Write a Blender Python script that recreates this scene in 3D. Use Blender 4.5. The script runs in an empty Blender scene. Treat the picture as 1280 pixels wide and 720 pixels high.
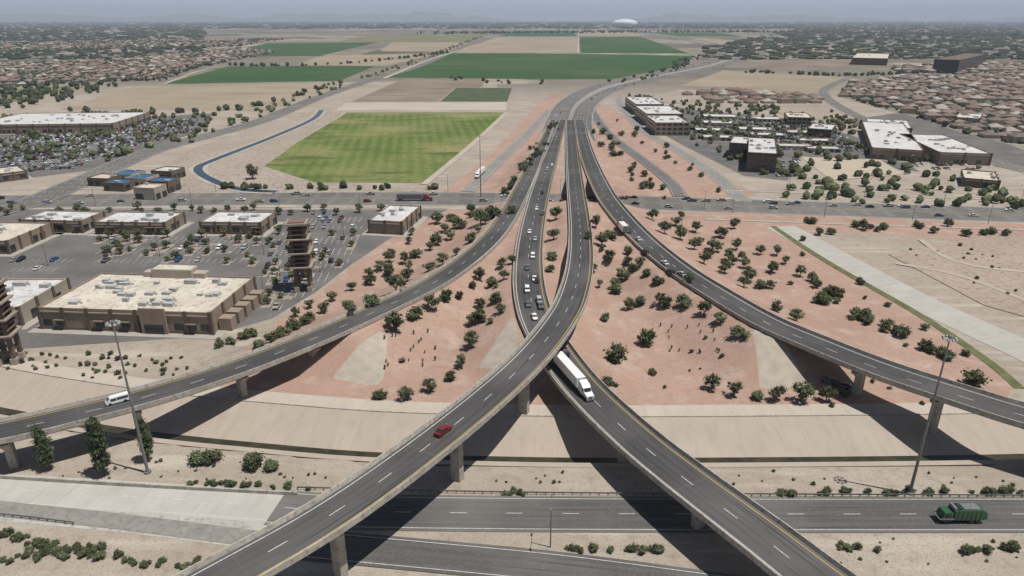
import bpy, math, random, time
T0=time.time()
import numpy as np
from mathutils import Vector, Matrix, noise
random.seed(7); rng=np.random.default_rng(7)
S=bpy.context.scene
# ------------------------------------------------------------ survey helpers
CAM_H=100.0; PITCH=math.radians(21.5); F=853.33
sp,cp=math.sin(PITCH),math.cos(PITCH)
def P(u,v,z=0.0):
    """world position on the horizontal level z of a point surveyed from the photo"""
    a=(u-640)/F; b=(v-360)/F
    t=(CAM_H-z)/(sp+b*cp)
    return np.array([a*t,(cp-b*sp)*t,z])
# ------------------------------------------------------------ materials
def nt(name):
    m=bpy.data.materials.new(name); m.use_nodes=True
    t=m.node_tree; t.nodes.clear()
    o=t.nodes.new('ShaderNodeOutputMaterial'); b=t.nodes.new('ShaderNodeBsdfPrincipled')
    t.links.new(b.outputs[0],o.inputs[0])
    return m,t,b
def N(t,typ,**k):
    n=t.nodes.new(typ)
    for a,v in k.items(): setattr(n,a,v)
    return n
def c4(c): return (c[0],c[1],c[2],1)
def noise_fac(t,scale,detail=4,lo=.35,hi=.65,vec=None,stretch=None):
    g=N(t,'ShaderNodeNewGeometry'); n=N(t,'ShaderNodeTexNoise')
    n.inputs['Scale'].default_value=scale; n.inputs['Detail'].default_value=detail
    src=vec if vec else g.outputs['Position']
    if stretch:
        mp=N(t,'ShaderNodeMapping'); mp.inputs['Scale'].default_value=stretch
        t.links.new(src,mp.inputs[0]); src=mp.outputs[0]
    t.links.new(src,n.inputs['Vector'])
    r=N(t,'ShaderNodeMapRange'); r.inputs[1].default_value=lo; r.inputs[2].default_value=hi
    t.links.new(n.outputs[0],r.inputs[0]); return r.outputs[0]
def mix(t,f,a,b):
    m=N(t,'ShaderNodeMix',data_type='RGBA')
    for i,v in ((6,a),(7,b)):
        if isinstance(v,(tuple,list)): m.inputs[i].default_value=c4(v)
        else: t.links.new(v,m.inputs[i])
    if isinstance(f,(int,float)): m.inputs[0].default_value=f
    else: t.links.new(f,m.inputs[0])
    return m.outputs[2]
def M(name,c1,c2=None,scale=.3,rough=.9,fine=None,metal=0,objrand=0,spec=.3):
    m,t,b=nt(name)
    c2=c2 or tuple(x*.8 for x in c1)
    col=mix(t,noise_fac(t,scale),c1,c2)
    if fine:
        d=tuple(x*.62 for x in c2); f=noise_fac(t,fine,2,.5,.75)
        col=mix(t,f,col,d)
    if objrand:
        oi=N(t,'ShaderNodeObjectInfo'); h=N(t,'ShaderNodeHueSaturation')
        r=N(t,'ShaderNodeMapRange'); r.inputs[3].default_value=1-objrand; r.inputs[4].default_value=1+objrand
        t.links.new(oi.outputs['Random'],r.inputs[0]); t.links.new(r.outputs[0],h.inputs['Value'])
        r2=N(t,'ShaderNodeMapRange'); r2.inputs[3].default_value=.475; r2.inputs[4].default_value=.512
        t.links.new(oi.outputs['Random'],r2.inputs[0]); t.links.new(r2.outputs[0],h.inputs['Hue'])
        t.links.new(col,h.inputs['Color']); col=h.outputs[0]
    t.links.new(col,b.inputs['Base Color'])
    b.inputs['Roughness'].default_value=rough; b.inputs['Metallic'].default_value=metal
    b.inputs['Specular IOR Level'].default_value=spec
    return m
def asphalt_uv(name,c,c2,track=.35):
    m,t,b=nt(name); uv=N(t,'ShaderNodeUVMap'); s=N(t,'ShaderNodeSeparateXYZ'); t.links.new(uv.outputs[0],s.inputs[0])
    w=N(t,'ShaderNodeMath',operation='MULTIPLY'); w.inputs[1].default_value=2*math.pi/1.83; t.links.new(s.outputs[0],w.inputs[0])
    sn=N(t,'ShaderNodeMath',operation='SINE'); t.links.new(w.outputs[0],sn.inputs[0])
    r=N(t,'ShaderNodeMapRange'); r.inputs[1].default_value=-1; r.inputs[3].default_value=0; r.inputs[4].default_value=track; t.links.new(sn.outputs[0],r.inputs[0])
    base=mix(t,noise_fac(t,.5,5,.3,.7,vec=uv.outputs[0],stretch=(1.5,.08,1)),c,c2)
    base=mix(t,r.outputs[0],base,tuple(x*.45 for x in c))
    base=mix(t,noise_fac(t,.03,3,.45,.75),base,tuple(x*1.5 for x in c2))
    base=mix(t,noise_fac(t,2.5,2,.55,.8),base,tuple(x*1.35 for x in c2))
    base=mix(t,noise_fac(t,.9,4,.58,.72,vec=uv.outputs[0],stretch=(2.2,.03,1)),base,tuple(x*.5 for x in c))
    ab=N(t,'ShaderNodeMath',operation='ABSOLUTE'); t.links.new(s.outputs[0],ab.inputs[0]); r3=N(t,'ShaderNodeMapRange'); r3.inputs[1].default_value=3.9; r3.inputs[2].default_value=5.6; r3.inputs[4].default_value=.4; t.links.new(ab.outputs[0],r3.inputs[0])
    base=mix(t,r3.outputs[0],base,(.2,.18,.155))
    t.links.new(base,b.inputs['Base Color']); b.inputs['Roughness'].default_value=.85; b.inputs['Specular IOR Level'].default_value=.25
    return m
def concrete_uv(name,c,c2,jv=4.5,ju=99,streak=.45):
    m,t,b=nt(name); uv=N(t,'ShaderNodeUVMap')
    br=N(t,'ShaderNodeTexBrick'); br.offset=0; br.inputs['Scale'].default_value=1
    br.inputs['Brick Width'].default_value=jv; br.inputs['Row Height'].default_value=ju; br.inputs['Mortar Size'].default_value=.05
    br.inputs['Color1'].default_value=c4(c); br.inputs['Color2'].default_value=c4(tuple(x*.93 for x in c)); br.inputs['Mortar'].default_value=c4(tuple(x*.7 for x in c))
    mp=N(t,'ShaderNodeMapping'); mp.inputs['Rotation'].default_value=(0,0,math.pi/2); t.links.new(uv.outputs[0],mp.inputs[0]); t.links.new(mp.outputs[0],br.inputs[0])
    col=mix(t,noise_fac(t,.12,5,.35,.75),br.outputs[0],c2)
    f=noise_fac(t,.5,4,.5,.85,vec=uv.outputs[0],stretch=(.3,1.0,1)); fm=N(t,'ShaderNodeMath',operation='MULTIPLY'); fm.inputs[1].default_value=streak; t.links.new(f,fm.inputs[0])
    col=mix(t,fm.outputs[0],col,tuple(x*.7 for x in c2))
    t.links.new(col,b.inputs['Base Color']); b.inputs['Roughness'].default_value=.9
    return m
ASPH=asphalt_uv('asphalt_ramp',(.056,.054,.053),(.078,.075,.073))
ASPH2=asphalt_uv('asphalt_road',(.085,.082,.078),(.115,.11,.103),.22)
ASPHF=M('asphalt_far',(.125,.12,.113),(.165,.155,.145),.02,fine=.4)
LOT=M('asphalt_parking',(.11,.105,.10),(.16,.15,.14),.06,fine=.9)
CONC=M('concrete_structure',(.43,.395,.345),(.33,.30,.26),.35,fine=1.2)
CONCP=concrete_uv('concrete_pavement',(.45,.43,.39),(.38,.36,.32),4.5,4.2)
BANK=concrete_uv('concrete_channel_lining',(.39,.33,.27),(.35,.295,.24),6.0,99,.5)
WHITE=M('marking_white',(.62,.62,.6),(.42,.42,.4),2)
YEL=M('marking_yellow',(.50,.36,.1),(.38,.28,.09),2)
WATER=M('water',(.028,.03,.018),(.06,.05,.03),.3,rough=.3,spec=.3)
BLUEW=M('canal_water',(.03,.05,.08),(.02,.035,.06),.1,rough=.2,spec=.4)
STEEL=M('galvanised_steel',(.24,.24,.24),(.18,.18,.18),2,rough=.5,metal=.4)
JOINT=M('joint_seal',(.13,.125,.115),None,1)
GLASS=M('dark_glass',(.02,.025,.03),(.03,.035,.04),1,rough=.15,spec=.6)
TIRE=M('tyre',(.02,.02,.02),None,1)
ROOF=M('roof_white',(.60,.59,.575),(.48,.47,.455),.12,fine=.7)
ROOFC=M('roof_cream',(.58,.53,.445),(.49,.445,.37),.1,fine=.6)
WALLT=M('wall_tan',(.29,.23,.175),(.25,.195,.15),.4)
WALLB=M('wall_brown',(.16,.118,.09),(.13,.098,.075),.4)
WALLC=M('wall_cream',(.40,.345,.28),(.35,.305,.25),.4)
UNIT=M('rooftop_unit',(.45,.45,.43),(.33,.33,.32),1)
TRUNK=M('bark',(.14,.11,.08),(.10,.075,.055),2)
LEAF=[M('foliage_mid',(.095,.115,.056),(.07,.088,.043),1.3,objrand=.35),
      M('foliage_light',(.145,.158,.082),(.112,.13,.063),1.3,objrand=.35),
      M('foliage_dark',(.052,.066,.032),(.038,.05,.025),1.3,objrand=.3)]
FLEAF=[M('far_foliage_mid',(.055,.066,.036),(.042,.052,.029),.02),M('far_foliage_light',(.085,.094,.052),(.065,.075,.042),.02),M('far_foliage_dark',(.032,.041,.023),(.026,.033,.019),.02)]
# ------------------------------------------------------------ mesh builder
class MB:
    def __init__(s): s.v=[];s.f=[];s.m=[]
    def add(s,vs,fs,mi=0):
        o=len(s.v); s.v+= [tuple(map(float,p)) for p in vs]; s.f+=[tuple(i+o for i in f) for f in fs]; s.m+=[mi]*len(fs)
    def box(s,x0,x1,y0,y1,z0,z1,mi=0,tx=0,ty=0,bottom=True):
        v=[(x0,y0,z0),(x1,y0,z0),(x1,y1,z0),(x0,y1,z0),(x0+tx,y0+ty,z1),(x1-tx,y0+ty,z1),(x1-tx,y1-ty,z1),(x0+tx,y1-ty,z1)]
        f=[(0,1,5,4),(1,2,6,5),(2,3,7,6),(3,0,4,7),(4,5,6,7)]
        if bottom: f.append((3,2,1,0))
        s.add(v,f,mi)
    def prism(s,prof,y0,y1,mi=0,inset=None):
        n=len(prof); v=[(p[0],y0+(inset[i] if inset else 0),p[1]) for i,p in enumerate(prof)]+[(p[0],y1-(inset[i] if inset else 0),p[1]) for i,p in enumerate(prof)]
        f=[tuple(range(n)),tuple(range(2*n-1,n-1,-1))]+[((i+1)%n,i,i+n,(i+1)%n+n) for i in range(n)]
        s.add(v,f,mi)
    def cyl(s,p0,p1,r0,r1,n=8,mi=0):
        p0=Vector(p0);p1=Vector(p1); d=(p1-p0).normalized(); a=d.orthogonal().normalized(); b=d.cross(a)
        v=[];
        for p,r in((p0,r0),(p1,r1)):
            for i in range(n):
                t=2*math.pi*i/n; v.append(p+a*math.cos(t)*r+b*math.sin(t)*r)
        f=[(i,(i+1)%n,(i+1)%n+n,i+n) for i in range(n)]+[tuple(range(n-1,-1,-1)),tuple(range(n,2*n))]
        s.add(v,f,mi)
    def blob(s,c,r,mi=0,j=.2,R=random):
        ph=(1+5**.5)/2
        V=[(-1,ph,0),(1,ph,0),(-1,-ph,0),(1,-ph,0),(0,-1,ph),(0,1,ph),(0,-1,-ph),(0,1,-ph),(ph,0,-1),(ph,0,1),(-ph,0,-1),(-ph,0,1)]
        T=[(0,11,5),(0,5,1),(0,1,7),(0,7,10),(0,10,11),(1,5,9),(5,11,4),(11,10,2),(10,7,6),(7,1,8),(3,9,4),(3,4,2),(3,2,6),(3,6,8),(3,8,9),(4,9,5),(2,4,11),(6,2,10),(8,6,7),(9,8,1)]
        vs=[]
        for x,y,z in V:
            k=(1+R.uniform(-j,j))/1.9
            vs.append((c[0]+x*k*r[0],c[1]+y*k*r[1],c[2]+z*k*r[2]))
        s.add(vs,T,mi)
    def quad(s,c,size,R,mi=0):
        a=Vector((R.gauss(0,1),R.gauss(0,1),R.gauss(0,.7))).normalized(); b=a.orthogonal().normalized(); b=(b+a.cross(b)*R.uniform(-1,1)).normalized()
        c=Vector(c); a*=size; b*=size*R.uniform(.4,.8)
        s.add([c-a-b*.4,c+a*.3-b,c+a+b*.3,c-a*.2+b],[(0,1,2,3)],mi)
    def mesh(s,name,mats,smooth=False):
        me=bpy.data.meshes.new(name); me.from_pydata(s.v,[],s.f)
        for m in mats: me.materials.append(m)
        me.polygons.foreach_set('material_index',s.m)
        if smooth: me.polygons.foreach_set('use_smooth',[True]*len(s.f))
        me.update(); return me
def obj(name,me,parent=None,loc=None,rot=0,scale=None):
    o=bpy.data.objects.new(name,me); S.collection.objects.link(o)
    if parent: o.parent=parent
    if loc is not None: o.location=tuple(float(x) for x in loc)
    if rot: o.rotation_euler=(0,0,rot)
    if scale: o.scale=scale if hasattr(scale,'__len__') else (scale,)*3
    return o
def empty(name,loc=(0,0,0),rot=0):
    o=obj(name,None,None,loc,rot); o.empty_display_size=1; return o
# ------------------------------------------------------------ paths
def smooth(pts,step=3.0):
    pts=np.array(pts,float); out=[]
    n=len(pts)
    for i in range(n-1):
        p0=pts[max(i-1,0)];p1=pts[i];p2=pts[i+1];p3=pts[min(i+2,n-1)]
        if i==0: p0=2*p1-p2
        if i==n-2: p3=2*p2-p1
        for t in np.linspace(0,1,24,endpoint=False):
            out.append(.5*((2*p1)+(-p0+p2)*t+(2*p0-5*p1+4*p2-p3)*t*t+(-p0+3*p1-3*p2+p3)*t**3))
    out.append(pts[-1]); out=np.array(out)
    for _ in range(30): out[1:-1]=.25*out[:-2]+.5*out[1:-1]+.25*out[2:]
    d=np.r_[0,np.cumsum(np.linalg.norm(np.diff(out,axis=0),axis=1))]
    s=np.linspace(0,d[-1],max(2,int(d[-1]/step)+1))
    return np.stack([np.interp(s,d,out[:,k]) for k in range(3)],1)
def frames(path):
    t=np.gradient(path[:,:2],axis=0); t/=np.linalg.norm(t,axis=1)[:,None]
    n=np.stack([t[:,1],-t[:,0]],1)  # right-hand side
    s=np.r_[0,np.cumsum(np.linalg.norm(np.diff(path[:,:2],axis=0),axis=1))]
    return t,n,s
def near(path,x,y):
    x=np.atleast_1d(x);y=np.atleast_1d(y)
    D=np.empty(len(x));I=np.empty(len(x),int)
    for a in range(0,len(x),8000):
        dx=x[a:a+8000,None]-path[None,:,0]; dy=y[a:a+8000,None]-path[None,:,1]
        q=dx*dx+dy*dy; i=q.argmin(1); I[a:a+8000]=i; D[a:a+8000]=np.sqrt(q[np.arange(len(i)),i])
    return D,I
def pxpath(lst,step=3): return smooth([P(*p) if len(p)==3 else P(p[0],p[1],0) for p in lst],step)
RA=pxpath([(713,150,.5),(714,170,1.2),(716,200,5),(720,240,8),(725,285,9.5),(725,330,11.5),(716,370,13),(702,398,14),(670,440,14.8),(620,488,15),(530,561,15),(415,643,15),(285,718,14.5),(100,820,14)])
RB=pxpath([(702,150,.5),(695,172,1.5),(687,200,5),(675,240,7),(664,290,7),(660,340,7),(666,385,7),(684,425,7),(715,470,7),(750,508,7.5),(800,554,8.2),(850,594,8.8),(900,632,9),(960,677,9),(1015,720,9),(1120,800,9)])
RC=pxpath([(694,150,.5),(684,172,1.5),(670,200,5),(651,240,7),(630,278,7),(600,312,7),(545,352,7.4),(480,384,8),(400,420,8.6),(300,459,9.2),(200,491,9.6),(100,517,10),(0,540,10),(-180,575,10)])
RD=pxpath([(724,150,.5),(728,172,1.5),(736,200,5),(754,240,7),(776,270,7),(806,302,7),(850,338,7.2),(900,370,7.6),(955,402,8.4),(1010,426,9),(1100,462,10),(1200,495,11.5),(1280,520,12),(1450,565,12)])
HW={'A':5.2,'B':6.0,'C':5.4,'D':5.8}
CHAN=pxpath([(-250,470,-4),(-100,495,-4),(0,517,-4),(170,545,-4),(330,562,-4),(480,574,-4),(700,580,-4),(900,580,-4),(1200,577,-4),(1480,570,-4)])
STREET=pxpath([(-500,252),(-150,252),(0,252),(300,248),(640,249),(860,255),(1100,263),(1280,269),(1700,285)],6)
_cf=frames(CHAN)
def chan_d(x,y):
    D,I=near(CHAN,x,y); n=_cf[1]
    return -(n[I,0]*(x-CHAN[I,0])+n[I,1]*(y-CHAN[I,1]))
def hfun(x,y,sink=0):
    x=np.atleast_1d(np.asarray(x,float)); y=np.atleast_1d(np.asarray(y,float)); z=np.zeros(len(x))
    k=(np.abs(x)<700)&(y>40)&(y<800)
    if not k.any(): return z
    X=x[k];Y=y[k]
    d=chan_d(X,Y); z0=np.interp(d,[-5,-2.2,2.2,15],[0,-4,-4,0])
    if sink: z0=z0-sink*((d>-6.5)&(d<17))
    capN=np.clip((d-31)*.5,0,99)
    ds,_=near(STREET,X,Y); capS=np.clip((ds-18)*.6,0,99)
    e0=np.zeros(len(X))
    for nm,R in(('A',RA),('B',RB),('C',RC),('D',RD)):
        D,I=near(R,X,Y); e=R[I,2]-.6-np.maximum(0,D-HW[nm]-1.4)/2.7
        if nm=='A': e=np.minimum(e,np.clip((Y-262)*.5,0,99))
        e0=np.maximum(e0,np.minimum(np.minimum(e,capN),capS))
    z[k]=z0+e0; return z
def G(u,v):
    z=0.0
    for _ in range(8):
        p=P(u,v,z); z=.5*z+.5*float(hfun(p[0],p[1])[0])
    p=P(u,v,z); p[2]=float(hfun(p[0],p[1])[0]); return p
# ------------------------------------------------------------ ribbons
def ribbon(name,path,offs,dz,mat,parent=None,drape=False,s0=0,s1=1e9):
    t,n,s=frames(path); k=(s>=s0)&(s<=s1); p=path[k];n=n[k];s=s[k]; m=len(offs); V=[];UV=[]
    for i in range(len(p)):
        for o in offs:
            V.append((p[i,0]+n[i,0]*o,p[i,1]+n[i,1]*o,p[i,2]+dz)); UV.append((o,s[i]))
    if drape:
        A=np.array(V); A[:,2]=hfun(A[:,0],A[:,1])+dz; V=[tuple(q) for q in A]
    Fc=[(i*m+j,i*m+j+1,(i+1)*m+j+1,(i+1)*m+j) for i in range(len(p)-1) for j in range(m-1)]
    me=bpy.data.meshes.new(name); me.from_pydata(V,[],Fc); me.materials.append(mat)
    uv=me.uv_layers.new(name='UVMap'); li=np.empty(len(me.loops),int); me.loops.foreach_get('vertex_index',li)
    uv.data.foreach_set('uv',np.array(UV)[li].ravel()); return obj(name,me,parent)
def sweep(name,path,prof,mat,parent=None,s0=0,s1=1e9):
    t,n,s=frames(path);k=(s>=s0)&(s<=s1);p=path[k];n=n[k];m=len(prof);V=[]
    for i in range(len(p)):
        for o,z in prof: V.append((p[i,0]+n[i,0]*o,p[i,1]+n[i,1]*o,p[i,2]+z))
    Fc=[(i*m+j,i*m+(j+1)%m,(i+1)*m+(j+1)%m,(i+1)*m+j) for i in range(len(p)-1) for j in range(m)]
    Fc+=[tuple(range(m)),tuple(range((len(p)-1)*m+m-1,(len(p)-1)*m-1,-1))]
    me=bpy.data.meshes.new(name); me.from_pydata(V,[],Fc); me.materials.append(mat); return obj(name,me,parent)
def dashes(name,path,offs,dz,mat,parent,w=.16,on=3.6,gap=8.6):
    t,n,s=frames(path); V=[];Fc=[]
    def at(q,o):
        x=np.interp(q,s,path[:,0]);y=np.interp(q,s,path[:,1]);z=np.interp(q,s,path[:,2])
        nx=np.interp(q,s,n[:,0]);ny=np.interp(q,s,n[:,1]); return (x+nx*o,y+ny*o,z+dz)
    for o in offs:
        q=2
        while q+on<s[-1]:
            b=len(V); V+=[at(q,o-w/2),at(q,o+w/2),at(q+on,o+w/2),at(q+on,o-w/2)]; Fc.append((b,b+1,b+2,b+3)); q+=on+gap
    me=bpy.data.meshes.new(name); me.from_pydata(V,[],Fc); me.materials.append(mat); return obj(name,me,parent)
from mathutils.geometry import tessellate_polygon
def sheet(name,pts,z,mat,parent=None):
    V=[(*P(u,v,0)[:2],z) for u,v in pts]; me=bpy.data.meshes.new(name)
    a=sum(V[i-1][0]*V[i][1]-V[i][0]*V[i-1][1] for i in range(len(V)))
    if a<0: V=V[::-1]
    tri=tessellate_polygon([[Vector(v) for v in V]])
    me.from_pydata(V,[],[tuple(t) for t in tri]); me.materials.append(mat)
    return obj(name,me,parent)
# ------------------------------------------------------------ GROUND
def sdf(poly,x,y):
    poly=np.array(poly)[:,:2]; d=np.full(len(x),1e18); ins=np.zeros(len(x),bool); j=len(poly)-1
    for i in range(len(poly)):
        a=poly[j];b=poly[i]; e=b-a; wx=x-a[0];wy=y-a[1]
        t=np.clip((wx*e[0]+wy*e[1])/(e@e+1e-9),0,1); dx=wx-e[0]*t;dy=wy-e[1]*t; d=np.minimum(d,dx*dx+dy*dy)
        c=((a[1]>y)!=(b[1]>y))&(x<(b[0]-a[0])*(y-a[1])/((b[1]-a[1])+1e-12)+a[0]); ins^=c; j=i
    return np.where(ins,1,-1)*np.sqrt(d)
def geo(a,b,n): return list(np.geomspace(a,b,n))
xs=[-x for x in geo(360,45000,26)[::-1]]+list(np.arange(-350,395,2.5))+geo(400,45000,26)
ys=[-6000,-2000,-600,-200,-50,20]+list(np.arange(50,210,1.6))+list(np.arange(210,432,2.5))+list(np.arange(432,780,6))+geo(790,45000,34)
xs=np.array(xs);ys=np.array(ys); XX,YY=np.meshgrid(xs,ys); X=XX.ravel();Y=YY.ravel(); Z=hfun(X,Y,.45)
me=bpy.data.meshes.new('ground'); nx=len(xs);ny=len(ys)
idx=np.arange(nx*ny).reshape(ny,nx); q=np.stack([idx[:-1,:-1],idx[:-1,1:],idx[1:,1:],idx[1:,:-1]],-1).reshape(-1,4)
me.from_pydata(np.stack([X,Y,Z],1).tolist(),[],q.tolist()); me.polygons.foreach_set('use_smooth',[True]*len(q))
def region(polys): 
    r=np.full(len(X),-1e6)
    for p in polys: r=np.maximum(r,sdf(np.array([G(*w) for w in p]),X,Y))
    return r
red=region([[(215,500),(225,478),(300,450),(345,405),(400,365),(430,340),(478,305),(500,283),(545,263),(650,258),(880,266),(965,277),(1010,305),(1060,335),(1150,388),(1235,448),(1268,480),(1245,505),(1185,540),(1000,531),(830,528),(560,527),(300,508)],
            [(548,243),(600,205),(640,165),(680,122),(700,112),(706,130),(700,243)],
            [(716,243),(716,120),(740,125),(790,150),(860,195),(945,243),(900,248)],
            [(880,264),(1330,282),(1330,325),(1215,300),(1100,293),(1000,287)]])
conc=region([[(414,474),(480,412),(486,415),(478,482)],[(598,460),(640,396),(646,402),(645,474)],[(940,412),(958,410),(1012,482),(950,486)],[(700,446),(716,436),(745,492),(712,500)]])
for nm,arr in(('red',red),('conc',conc)):
    a=me.attributes.new(nm,'FLOAT','POINT'); a.data.foreach_set('value',arr.astype(np.float32))
m,t,b=nt('ground_desert')
g=N(t,'ShaderNodeNewGeometry')
dirt=mix(t,noise_fac(t,.03,6,.35,.65),(.375,.325,.268),(.305,.258,.208))
dirt=mix(t,noise_fac(t,.35,4,.5,.75),dirt,(.26,.22,.178))
dirt=mix(t,noise_fac(t,.08,6,.55,.68,stretch=(.35,2.2,1)),dirt,(.43,.38,.32))
dirt=mix(t,noise_fac(t,2.2,2,.52,.78),dirt,(.19,.16,.128))
redc=mix(t,noise_fac(t,.035,6,.35,.65),(.39,.262,.205),(.335,.222,.174))
redc=mix(t,noise_fac(t,.12,6,.5,.72),redc,(.425,.33,.268))
redc=mix(t,noise_fac(t,.5,4,.5,.8),redc,(.30,.205,.16))
redc=mix(t,noise_fac(t,2.2,3,.5,.8),redc,(.235,.158,.125))
def edge(attr,amp,scale):
    a=N(t,'ShaderNodeAttribute'); a.attribute_name=attr
    nf=noise_fac(t,scale,4,.3,.7); s=N(t,'ShaderNodeMath',operation='MULTIPLY_ADD'); s.inputs[1].default_value=amp; s.inputs[2].default_value=-amp/2
    t.links.new(nf,s.inputs[0]); ad=N(t,'ShaderNodeMath',operation='ADD'); t.links.new(a.outputs['Fac'],ad.inputs[0]); t.links.new(s.outputs[0],ad.inputs[1])
    r=N(t,'ShaderNodeMapRange'); r.inputs[1].default_value=-.25; r.inputs[2].default_value=.25; t.links.new(ad.outputs[0],r.inputs[0]); return r.outputs[0]
col=mix(t,edge('red',3.5,.25),dirt,redc)
cc=mix(t,noise_fac(t,.3,4),(.40,.35,.29),(.33,.29,.24))
col=mix(t,edge('conc',.2,.5),col,cc)
vo=N(t,'ShaderNodeTexVoronoi',distance='CHEBYCHEV'); vo.inputs['Scale'].default_value=.0022; vo.inputs['Randomness'].default_value=.8; t.links.new(g.outputs['Position'],vo.inputs['Vector'])
sx=N(t,'ShaderNodeSeparateColor'); t.links.new(vo.outputs['Color'],sx.inputs[0])
cr=N(t,'ShaderNodeValToRGB'); cr.color_ramp.interpolation='CONSTANT'; el=cr.color_ramp.elements
el[0].color=(.21,.18,.145,1); el[1].position=.3; el[1].color=(.14,.125,.10,1)
for p_,c_ in((.45,(.27,.23,.18,1)),(.6,(.09,.10,.06,1)),(.72,(.18,.16,.13,1)),(.85,(.33,.29,.23,1))):
    e=el.new(p_); e.color=c_
t.links.new(sx.outputs[0],cr.inputs[0])
far=mix(t,noise_fac(t,.012,5,.4,.7),cr.outputs[0],(.12,.115,.09))
sy=N(t,'ShaderNodeSeparateXYZ'); t.links.new(g.outputs['Position'],sy.inputs[0])
r=N(t,'ShaderNodeMapRange'); r.inputs[1].default_value=900; r.inputs[2].default_value=1300; t.links.new(sy.outputs[1],r.inputs[0])
col=mix(t,r.outputs[0],col,far)
t.links.new(col,b.inputs['Base Color']); b.inputs['Roughness'].default_value=.95; b.inputs['Specular IOR Level'].default_value=.15
me.materials.append(m); obj('ground',me)
# ------------------------------------------------------------ RAMPS
def column(par,x,y,ztop,ang,w):
    zb=float(hfun(x,y)[0])-.5; mb=MB(); h=ztop-zb
    mb.box(-.85,.85,-1.25,1.25,0,h-2.2,0)
    mb.add([(-.85,-1.25,h-2.2),(.85,-1.25,h-2.2),(.85,1.25,h-2.2),(-.85,1.25,h-2.2),(-.95,-w,h-.4),(.95,-w,h-.4),(.95,w,h-.4),(-.95,w,h-.4),(-.95,-w,h),(.95,-w,h),(.95,w,h),(-.95,w,h)],
           [(0,1,5,4),(1,2,6,5),(2,3,7,6),(3,0,4,7),(4,5,9,8),(5,6,10,9),(6,7,11,10),(7,4,8,11),(8,9,10,11)],0)
    obj('column',mb.mesh('column',[CONC]),par,(x,y,zb),ang)
def ramp(name,path,hw,yl,cols):
    e=empty(name); t,n,s=frames(path)
    ribbon('asphalt',path,list(np.linspace(-hw+.5,hw-.5,7)),.03,ASPH,e)
    sweep('deck',path,[(-hw,0),(hw,0),(hw,-.35),(hw*.62,-.7),(hw*.5,-2),(-hw*.5,-2),(-hw*.62,-.7),(-hw,-.35)],CONC,e)
    for k,sg in(('barrier_left',-1),('barrier_right',1)):
        sweep(k,path,[(sg*(hw+.03),-.38),(sg*(hw+.03),.95),(sg*(hw-.22),.95),(sg*(hw-.5),-.03)],CONC,e)
    yo=-(hw-1.3)*yl; wo=(hw-1.3)*yl
    ribbon('yellow_line',path,[yo-.1,yo+.1],.045,YEL,e); ribbon('white_line',path,[wo-.1,wo+.1],.045,WHITE,e)
    dashes('lane_dashes',path,[0],.05,WHITE,e,w=.16)
    mb=MB(); q=12
    while q<s[-1]-5:
        i=int(np.searchsorted(s,q)); tx,ty=t[i]; nx_,ny_=n[i]; x,y,z_=path[i]; z_+=.038; a_=hw-.55; g_=.07
        mb.add([(x-nx_*a_-tx*g_,y-ny_*a_-ty*g_,z_),(x+nx_*a_-tx*g_,y+ny_*a_-ty*g_,z_),(x+nx_*a_+tx*g_,y+ny_*a_+ty*g_,z_),(x-nx_*a_+tx*g_,y-ny_*a_+ty*g_,z_)],[(0,1,2,3)]); q+=41
    obj('expansion_joints',mb.mesh('expansion_joints',[JOINT]),e)
    for c in cols:
        q=P(c[0],c[1],c[2]); D,I=near(path,q[0],q[1]); i=int(I[0])
        x,y,z=path[i]; column(e,x,y,z-2,math.atan2(t[i,1],t[i,0]),hw*.62)
    return e
ramp('flyover_ramp',RA,HW['A'],1,[(725,320,11),(716,370,13),(696,408,14),(655,455,15),(577,528,15),(412,645,15),(250,740,14.5)])
ramp('highway_ramp',RB,HW['B'],1,[(722,480,7),(785,540,8),(880,617,9),(985,697,9)])
ramp('highway_ramp',RC,HW['C'],-1,[(385,426,8.7),(295,461,9.2),(170,500,9.7),(10,538,10),(-120,563,10)])
ramp('highway_ramp',RD,HW['D'],-1,[(1075,452,9.6),(1180,490,11),(1310,530,12),(1400,550,12)])
# ------------------------------------------------------------ channel
for nm,offs in(('channel_lining',[-x for x in (1.9,5.3,8.6,11.9,15,17.4)][::-1]),('channel_wall',[1.9,2.6,3.8,5,6.8])):
    r=ribbon(nm,CHAN,offs,0,BANK)
    V=np.array([v.co[:] for v in r.data.vertices]); V[:,2]=hfun(V[:,0],V[:,1])+.04
    r.data.vertices.foreach_set('co',V.ravel()); r.data.update()
ribbon('channel_path',CHAN,[-21.5,-15.6],4.09,concrete_uv('concrete_access_path',(.45,.395,.33),(.40,.35,.29),5,99))
sweep('channel_kerb',CHAN,[(-15.75,4.0),(-15.75,4.3),(-15.4,4.3),(-15.4,4.0)],CONC)
ribbon('channel_water',CHAN,[-3.2,2.9],.2,WATER)
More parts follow.
